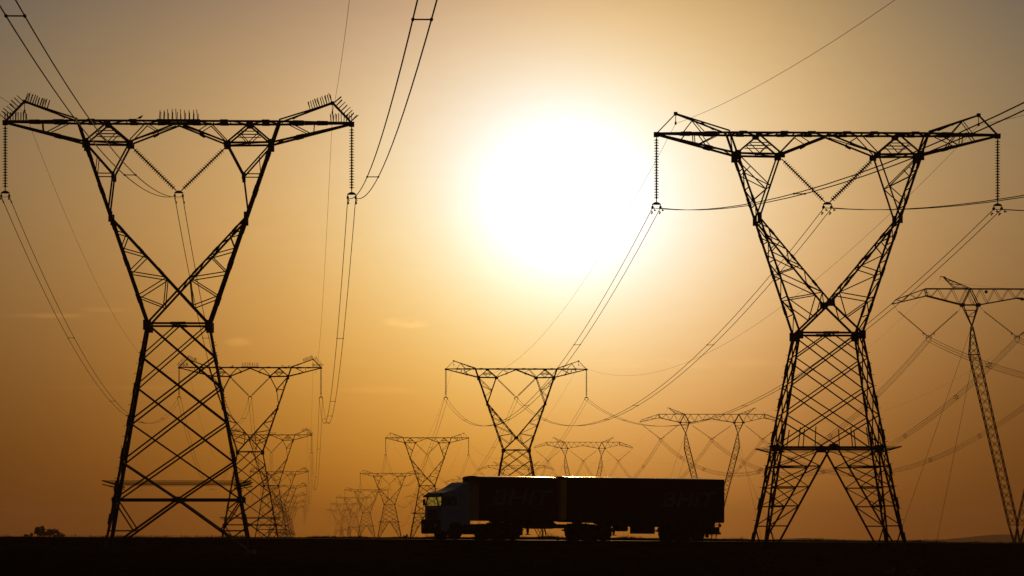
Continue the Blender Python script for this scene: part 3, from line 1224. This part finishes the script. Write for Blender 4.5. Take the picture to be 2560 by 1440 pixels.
for y, s in ((0.0, -1), (2.5, 1)):
    m = MB()
    yc = y + s * 0.16
    m.cbox((0.30, yc, 2.42), (0.10, 0.2, 0.42))
    m.bar((0.36, y, 2.66), (0.31, yc, 2.6), 0.03)
    m.bar((0.36, y, 2.2), (0.31, yc, 2.25), 0.03)
    m.build('wing_mirror', PLASTIC, truck)
m = MB()
ring = [(1.0 + 0.10 * math.cos(a) * 0.6, 1.75 + 0.22 * math.sin(a), 2.28 + 0.2 * math.cos(a)) for a in [k * math.pi / 6 for k in range(13)]]
m.tube(ring, 0.02, 6)
m.bar((0.8, 1.75, 2.15), (1.0, 1.75, 2.28), 0.04)
m.build('steering_wheel', PLASTIC, truck)
for y in (0.45, 1.6):
    m = MB()
    m.prism([(1.5, 2.2), (1.55, 2.72), (1.7, 2.72), (1.72, 2.2)], y, y + 0.5)
    m.build('seat', PLASTIC, truck, bevel=0.04)

# frames and fittings under the boxes
m = MB()
for y in (0.75, 1.6):
    m.box((0.6, y, 0.78), (6.35, y + 0.14, 1.02))
for x in (2.6, 3.6, 4.3, 5.6, 6.2):
    m.box((x, 0.89, 0.82), (x + 0.1, 1.6, 0.98))
m.box((6.2, 0.1, 0.3), (6.24, 0.6, 1.1))
m.box((6.2, 1.9, 0.3), (6.24, 2.4, 1.1))
m.build('tractor_chassis', FRAMEM, truck)
for y0 in (0.08, 1.82):
    m = MB()
    m.lathe((2.2, y0 + 0.3, 0.66), (3.5, y0 + 0.3, 0.66), [(0, 0.30), (0.04, 0.33), (1.26, 0.33), (1.3, 0.30)], 14)
    m.build('fuel_tank', FRAMEM, truck, True)
m = MB()
m.lathe((4.9, 1.25, 1.02), (4.9, 1.25, 1.268), [(0, 0.3), (0.1, 0.34), (0.16, 0.5), (0.248, 0.5)], 16)
m.box((4.5, 0.5, 1.02), (5.3, 2.0, 1.12))
m.build('fifth_wheel', FRAMEM, truck)
m = MB()
m.lathe((10.8, 1.25, 1.06), (10.8, 1.25, 1.268), [(0, 0.3), (0.1, 0.34), (0.14, 0.5), (0.208, 0.5)], 16)
m.box((10.4, 0.5, 1.06), (11.2, 2.0, 1.12))
m.build('fifth_wheel', FRAMEM, truck)
m = MB()
m.prism([(5.6, 1.27), (5.6, 1.12), (6.6, 0.98), (7.2, 0.74), (8.7, 0.74), (8.85, 0.78), (13.0, 0.78), (13.0, 1.02), (9.0, 1.06), (8.72, 1.27)], 0.72, 0.86)
m.prism([(5.6, 1.27), (5.6, 1.12), (6.6, 0.98), (7.2, 0.74), (8.7, 0.74), (8.85, 0.78), (13.0, 0.78), (13.0, 1.02), (9.0, 1.06), (8.72, 1.27)], 1.64, 1.78)
for x in (7.3, 8.2, 9.6, 12.6):
    m.box((x, 0.86, 0.82), (x + 0.1, 1.64, 1.0))
m.build('trailer_frame', FRAMEM, truck)
m = MB()
pr = [(9.6, 1.26), (9.6, 1.2), (12.2, 1.16), (12.9, 0.92), (20.9, 0.92), (20.9, 1.24)]
m.prism(pr, 0.72, 0.86)
m.prism(pr, 1.64, 1.78)
for x in (13.2, 15.0, 17.0, 20.5):
    m.box((x, 0.86, 0.95), (x + 0.1, 1.64, 1.15))
m.box((13.1, 0.2, 0.98), (14.2, 0.7, 1.2))
m.build('trailer_frame', FRAMEM, truck)
for x, y in ((6.75, 0.35), (6.75, 2.0), (13.1, 0.35), (13.1, 2.0)):
    m = MB()
    m.box((x - 0.07, y, 0.5), (x + 0.07, y + 0.14, 1.24))
    m.box((x - 0.05, y + 0.02, 0.38), (x + 0.05, y + 0.12, 0.5))
    m.box((x - 0.15, y - 0.06, 0.33), (x + 0.15, y + 0.2, 0.38))
    m.bar((x, y + 0.07, 1.0), (x + 0.45, y + 0.07, 1.24), 0.04)
    m.build('landing_leg', FRAMEM, truck)
m = MB()
m.box((14.4, 0.06, 0.46), (16.0, 0.6, 0.95))
m.build('pallet_box', FRAMEM, truck, bevel=0.02)
for x in (13.55, 13.95):
    m = MB()
    m.lathe((x, 0.25, 0.78), (x, 0.95, 0.78), [(0, 0.14), (0.03, 0.17), (0.67, 0.17), (0.7, 0.14)], 12)
    m.build('air_tank', FRAMEM, truck, True)


def wheel(x, y0, wd=0.52, r=0.505):
    t = empty('wheel')
    t.parent = truck
    t.location = (x, y0, r - 0.005)
    tb = MB()
    tb.lathe((0, 0, 0), (0, wd, 0), [(0, r * 0.62), (0.01, r * 0.9), (0.05, r), (wd * 0.46, r), (wd * 0.48, r * 0.93), (wd * 0.52, r * 0.93), (wd * 0.54, r), (wd - 0.05, r), (wd - 0.01, r * 0.9), (wd, r * 0.62)], 28)
    tb.build('tyre', RUBBER, t, True)
    rb = MB()
    rb.lathe((0, 0.02, 0), (0, wd - 0.02, 0), [(0, r * 0.3), (0.01, r * 0.6), (0.1, r * 0.55), (wd - 0.14, r * 0.55), (wd - 0.05, r * 0.6), (wd - 0.04, r * 0.3)], 20)
    rb.build('rim', RIMM, t, True)
    return t


for x in (1.36,):
    wheel(x, 0.06, 0.3)
    wheel(x, 2.14, 0.3)
for x in (4.28, 5.59, 10.95, 12.30, 17.98, 19.30):
    wheel(x, 0.05)
    wheel(x, 1.93)
for x in (1.36, 4.28, 5.59, 10.95, 12.30, 17.98, 19.30):
    m = MB()
    m.bar((x, 0.3, 0.5), (x, 2.2, 0.5), 0.14)
    m.cbox((x, 1.25, 0.5), (0.4, 0.5, 0.36))
    m.build('axle', FRAMEM, truck)
for xa, xb, zt_ in ((4.28, 5.59, 1.06), (10.95, 12.30, 1.07), (17.98, 19.30, 1.1)):
    for y0 in (0.04, 1.92):
        m = MB()
        out = arch(xb, 0.5, zt_ - 0.5, 8, 75, 7) + [(lerp(xa, xb, 0.5), zt_ - 0.01)] + arch(xa, 0.5, zt_ - 0.5, 105, 172, 7)
        inn = [(xa - (zt_ - 0.53), 0.58)] + arch(xa, 0.5, zt_ - 0.53, 105, 172, 7)[::-1][1:] + [(lerp(xa, xb, 0.5), zt_ - 0.04)] + arch(xb, 0.5, zt_ - 0.53, 8, 75, 7)[::-1]
        k = len(out)
        for i in range(min(len(out), len(inn)) - 1):
            p, q = out[i], out[i + 1]
            m.bar((p[0], y0 + 0.27, p[1]), (q[0], y0 + 0.27, q[1]), 0.54, 0.025)
        m.build('mudguard', PLASTIC, truck)

# the two boxes


def box_trailer(x0, x1, z0, z1, wy=2.5):
    m = MB()
    m.box((x0, 0.0, z0), (x1, wy, z1 - 0.09))
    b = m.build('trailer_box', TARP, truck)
    m = MB()          # arched roof cover
    ns, na = max(6, int((x1 - x0) / 0.6)), 14
    for i in range(ns + 1):
        x = lerp(x0 - 0.01, x1 + 0.01, i / ns)
        for k in range(na + 1):
            y = lerp(-0.012, wy + 0.012, k / na)
            t = 2 * k / na - 1
            sagx = -0.012 * (1 - math.cos(2 * math.pi * (x - x0) / 1.25)) * 0.5 * (1 - t * t)
            endd = -0.05 * max(0, 1 - abs(x1 - x) / 0.7) ** 2 if x1 < 10 else -0.05 * max(0, 1 - abs(x1 - x) / 1.6) ** 2
            m.v.append((x, y, z1 - 0.088 + 0.088 * (1 - t * t) ** 0.8 + sagx + endd * (1 - t * t)))
    for i in range(ns):
        for k in range(na):
            a = i * (na + 1) + k
            m.f.append((a, a + na + 1, a + na + 2, a + 1))
    m.build('roof_cover', ROOFT, truck, True)
    m = MB()          # posts, rails and straps of the curtain side
    for y in (-0.02, wy + 0.02):
        m.box((x0, y - 0.012, z0 - 0.03), (x1, y + 0.012, z0 + 0.12))
        m.box((x0, y - 0.012, z1 - 0.24), (x1, y + 0.012, z1 - 0.12))
    m.build('side_rail', FRAMEM, truck)
    k = x0 + 0.5
    while k < x1 - 0.3:
        m = MB()
        m.box((k, -0.016, z0 + 0.12), (k + 0.045, -0.002, z0 + 0.75))
        m.build('curtain_strap', PLASTIC, truck)
        k += 0.62
    return b


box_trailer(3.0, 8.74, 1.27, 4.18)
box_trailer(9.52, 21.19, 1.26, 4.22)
m = MB()
m.box((9.44, 0.15, 1.35), (9.515, 0.35, 4.0))
m.box((9.44, 2.15, 1.35), (9.515, 2.35, 4.0))
m.box((9.46, 0.35, 1.35), (9.515, 2.15, 4.0))
m.build('headboard', REDL, truck)
for y in (0.0, 1.26):
    m = MB()
    m.box((21.192, y + 0.02, 1.3), (21.23, y + 1.22, 4.08))
    d = m.build('rear_door', TARP, truck)
    h = MB()
    h.bar((21.25, y + 0.4, 1.4), (21.25, y + 0.4, 4.0), 0.03)
    h.bar((21.25, y + 0.85, 1.4), (21.25, y + 0.85, 4.0), 0.03)
    h.build('locking_bar', RIMM, d)
m = MB()
m.box((20.9, 0.1, 0.45), (21.02, 2.4, 0.6))
m.box((20.85, 0.7, 0.6), (20.95, 0.8, 0.95))
m.box((20.85, 1.7, 0.6), (20.95, 1.8, 0.95))
m.box((20.2, 0.08, 0.5), (20.9, 0.5, 0.95))
m.build('rear_bumper', FRAMEM, truck)
for y in (0.12, 2.08):
    m = MB()
    m.box((21.0, y, 0.95), (21.06, y + 0.3, 1.15))
    m.build('tail_lamp', REDL, truck)
    m = MB()
    m.box((20.05, y - 0.05, 0.25), (20.08, y + 0.4, 0.95))
    m.build('mud_flap', RUBBER, truck)


def lettering(text, x0, width, z, height, name='lettering'):
    cu = bpy.data.curves.new(name, 'FONT')
    cu.body = text
    cu.size = 1.0
    cu.shear = 0.22
    cu.extrude = 0.003
    cu.offset = 0.022
    to = bpy.data.objects.new('lettering_source', cu)
    me = bpy.data.meshes.new_from_object(to)
    bpy.data.objects.remove(to)
    xs_ = [v.co.x for v in me.vertices]
    ys_ = [v.co.y for v in me.vertices]
    a, b, c, d = min(xs_), max(xs_), min(ys_), max(ys_)
    for v in me.vertices:
        v.co = ((v.co.x - a) / (b - a) * width + x0, -0.006 - v.co.z, (v.co.y - c) / (d - c) * height + z)
    me.materials.clear()
    me.materials.append(TEXTM)
    o = bpy.data.objects.new(name, me)
    C.objects.link(o)
    o.parent = truck
    return o


lettering('BHIT', 3.95, 4.45, 2.27, 1.0)
lettering('BHIT', 16.5, 4.15, 2.27, 1.0)

# ------------------------------------------------------------------ vegetation


def leafy(mb, c, r, n, size, flat=0.8):
    for _ in range(n):
        while True:
            p = Vector((random.uniform(-1, 1), random.uniform(-1, 1), random.uniform(-1, 1)))
            if p.length < 1:
                break
        p = Vector((c[0] + p.x * r, c[1] + p.y * r, c[2] + p.z * r * flat))
        a = Vector((random.gauss(0, 1), random.gauss(0, 1), random.gauss(0, 1))).normalized()
        b = a.orthogonal().normalized()
        s = size * random.uniform(0.6, 1.3)
        k = len(mb.v)
        mb.v += [tuple(p - a * s), tuple(p + b * s * 0.5), tuple(p + a * s), tuple(p - b * s * 0.5)]
        mb.f.append((k, k + 1, k + 2, k + 3))


def tree(name, px, Y, h, wdt, label, cat, seed, stems=3, group=None):
    random.seed(seed)
    x = (px - 1280) / F * Y
    t = empty(name, (x, Y, gz(x, Y) - 0.05))
    tag(t, label, cat, group)
    tr, cr = MB(), MB()
    for k in range(stems):
        an = 2 * math.pi * k / stems + random.uniform(-0.4, 0.4)
        ln = random.uniform(0.5, 1.0) * wdt * 0.36
        tip = Vector((math.cos(an) * ln, math.sin(an) * ln, h * random.uniform(0.62, 0.84)))
        mid = Vector((tip.x * 0.35, tip.y * 0.35, h * 0.35))
        pts = [Vector((0, 0, -0.1)), Vector((tip.x * 0.08, tip.y * 0.08, h * 0.14)), mid, tip]
        for i in range(3):
            r0, r1 = (0.05, 0.04, 0.026, 0.012)[i] * h, (0.05, 0.04, 0.026, 0.012)[i + 1] * h
            d = (pts[i + 1] - pts[i])
            tr.lathe(pts[i], pts[i + 1], [(0, r0), (d.length, r1)], 6)
        for j in range(4):
            c = mid.lerp(tip, random.uniform(0.4, 1.1)) + Vector((random.uniform(-1, 1) * wdt * 0.16, random.uniform(-1, 1) * wdt * 0.16, random.uniform(-0.1, 0.14) * h))
            tr.lathe(mid.lerp(tip, 0.4), c, [(0, 0.014 * h), ((c - mid.lerp(tip, 0.4)).length, 0.006 * h)], 5)
            leafy(cr, c, wdt * random.uniform(0.07, 0.16), 70, 0.085 * h ** 0.5, 0.7)
        leafy(cr, tip, wdt * 0.12, 80, 0.085 * h ** 0.5, 0.7)
    tr.build('trunk', BARK, t)
    cr.build('crown', LEAF, t)
    return t


VG = 'trees on the horizon left of the spiked pylons'
tree('tree', 118, 880, 3.6, 5.4, 'widest dark tree on the horizon at the far left', 'tree', 3, 5, VG)
tree('tree', 96, 880, 4.0, 2.6, 'upright tree joined to the widest tree, on its left side', 'tree', 5, 3, VG)
tree('tree', 149, 885, 2.7, 2.4, 'low round tree on the right side of the widest tree', 'tree', 8, 3, VG)
tree('bush', 70, 890, 2.3, 2.4, 'small bush just left of the widest tree on the horizon', 'bush', 12, 3, VG)
tree('bush', 24, 890, 1.7, 2.6, 'lowest bush on the horizon by the left edge', 'bush', 15, 3, VG)
tree('bush', 1013, 1000, 2.2, 1.6, 'small bush on the horizon between pylon feet left of the cab', 'bush', 21, 3)
random.seed(44)

# rough grass along the crest beyond the road and on the verges
gr = MB()
def tuft(x, y, hgt, n):
    z = gz(x, y) - 0.02
    for _ in range(n):
        a = random.uniform(0, 6.28)
        bx, by = x + random.gauss(0, 0.12), y + random.gauss(0, 0.12)
        hh = hgt * random.uniform(0.5, 1.2)
        wv = 0.012
        k = len(gr.v)
        gr.v += [(bx - wv, by, z), (bx + wv, by, z), (bx + math.cos(a) * hh * 0.4, by + math.sin(a) * hh * 0.4, z + hh)]
        gr.f.append((k, k + 1, k + 2))
for _ in range(5200):
    a = random.uniform(-60, 85)
    v = random.uniform(7, 34)
    x, y = TX + a * CA - v * SA, TY + a * SA + v * CA
    if -45 < x < 56:
        big = math.sin(x * 0.9) + math.sin(x * 2.3 + 1) + random.gauss(0, 0.6)
        tuft(x, y, max(0.03, 0.085 + 0.05 * big) * (2.0 if random.random() < 0.025 else 1.0), 7)
for _ in range(3600):
    x, y = random.uniform(-34, 36), random.uniform(140, 268)
    if road_uv(x, y)[1] < -5:
        tuft(x, y, random.uniform(0.05, 0.13), 5)
tag(gr.build('grass', GRASSM), 'short dry grass along the road and the field', kind='stuff')

# ------------------------------------------------------------------ small things
fx = [(px, (px - 1280) / F * 430) for px in range(150, 610, 38)]
fence = empty('wire_fence', (fx[0][1], 430, gz(fx[0][1], 430)))
tag(fence, 'low wire fence behind the legs of the spiked pylon on the horizon', 'fence')
o0 = fence.location
for px, x in fx:
    m = MB()
    z = gz(x, 430) - o0.z
    hgt = (EYE + 0.22 - gz(x, 430)) + (0.12 if px == 188 else 0.0)
    m.bar((x - o0.x, 0, z - 0.2), (x - o0.x, 0, z + hgt), 0.07)
    m.build('post', WOOD, fence)
for dz in (0.05, 0.15):
    m = MB()
    m.tube([(fx[0][1] - o0.x, 0, EYE - o0.z + dz), (fx[-1][1] - o0.x, 0, EYE - o0.z + dz)], 0.008, 4)
    m.build('wire', WIRE, fence)


def marker(px, v, hgt, label):
    # a point on the line of sight px at road offset v
    Y = TY
    for _ in range(20):
        x = (px - 1280) / F * Y
        _, vv = road_uv(x, Y)
        Y += (v - vv) / CA
    x = (px - 1280) / F * Y
    t = empty('marker_post', (x, Y, gz(x, Y) - 0.05))
    m = MB()
    m.prism([(-0.05, 0), (0.05, 0), (0.05, hgt), (0, hgt + 0.05), (-0.05, hgt)], -0.03, 0.03)
    m.build('post', WOOD, t)
    m = MB()
    m.box((-0.035, -0.036, hgt - 0.12), (0.035, -0.031, hgt - 0.03))
    m.build('reflector', REDL, t)
    tag(t, label, 'marker post', 'roadside marker posts')


marker(1395, -4.0, 0.34, 'short roadside post under the gap between the trailers')
marker(1880, 8.0, 0.30, 'short roadside post just behind the lorry tail')
marker(2300, 8.0, 0.28, 'short roadside post right of the splayed pylon')


def bird(px, py, Y, flip, label, group=None):
    x, z = (px - 1280) / F * Y, EYE + (HORIZON - py) / F * Y
    t = MB()
    s = -1 if flip else 1
    # one continuous body: tail, back, breast, neck, head, beak
    path = [(-0.26, 0.03, 0.012, 0.03), (-0.16, 0.07, 0.022, 0.035), (-0.09, 0.10, 0.05, 0.05), (0.0, 0.13, 0.072, 0.07), (0.07, 0.16, 0.062, 0.06),
            (0.115, 0.205, 0.040, 0.040), (0.145, 0.245, 0.042, 0.040), (0.175, 0.25, 0.026, 0.025), (0.215, 0.242, 0.006, 0.006)]
    n = 8
    for (a, b, rv, rh) in path:
        for k in range(n):
            an = 2 * math.pi * k / n
            t.v.append((s * a - s * rv * 0.4 * math.sin(an), rh * math.cos(an), b + rv * math.sin(an)))
    for i in range(len(path) - 1):
        for k in range(n):
            k2 = (k + 1) % n
            t.f.append((i * n + k, i * n + k2, (i + 1) * n + k2, (i + 1) * n + k))
    t.f.append(tuple(range(n)))
    t.f.append(tuple((len(path) - 1) * n + k for k in reversed(range(n))))
    for yy in (-0.025, 0.025):
        t.bar((0.0, yy, 0.0), (s * 0.015, yy, 0.08), 0.012)
        t.bar((-0.02, yy, 0.004), (s * 0.045, yy, 0.004), 0.012, 0.008)
    o = t.build('bird', BIRDM, None, True)
    o.location = (x, Y, z)
    o.scale = (0.85, 0.85, 0.85)
    tag(o, label, 'bird', group)


def beam_bird(P, info, u, y, flip, label, group=None, dep=-1.0):
    p = world_pt(P, u, info['H'] + 0.075)
    d = Vector((-math.sin(LINE), math.cos(LINE), 0))
    q = p + d * dep
    bird(1280 + F * q.x / q.y, HORIZON - (q.z - EYE) * F / q.y, q.y, flip, label, group)


beam_bird(PA[0], iA, -2.2, 0, False, 'lone bird perched on the crossbeam of the tallest spiked pylon')
BG = 'birds on the second pylon'
beam_bird(PA[1], iA, -2.45, 0, False, 'bird perched left of the middle spikes on the second spiked pylon', BG)
beam_bird(PA[1], iA, 4.6, 0, True, 'bird perched alone right of the middle spikes on the second spiked pylon', BG)
beam_bird(PA[1], iA, 5.5, 0, False, 'bird nearest the right peak on the second spiked pylon', BG)

# ------------------------------------------------------------------ haze
HAZE_DENSITY = 0.00009
if HAZE_DENSITY > 0:
    hz = MB()
    hz.box((-3450, -700, EYE - 14.0), (3450, 7050, EYE + 46.0))
    hm = bpy.data.materials.new('haze')
    hm.use_nodes = True
    t = hm.node_tree
    t.nodes.remove(t.nodes['Principled BSDF'])
    pv = N(t, 'ShaderNodeVolumePrincipled')
    pv.inputs['Color'].default_value = (0.9, 0.62, 0.42, 1)
    pv.inputs['Density'].default_value = HAZE_DENSITY
    pv.inputs['Anisotropy'].default_value = 0.45
    t.links.new(pv.outputs[0], t.nodes['Material Output'].inputs['Volume'])
    hm.cycles.homogeneous_volume = True
    tag(hz.build('haze', hm), 'warm evening haze over the plain', kind='stuff')
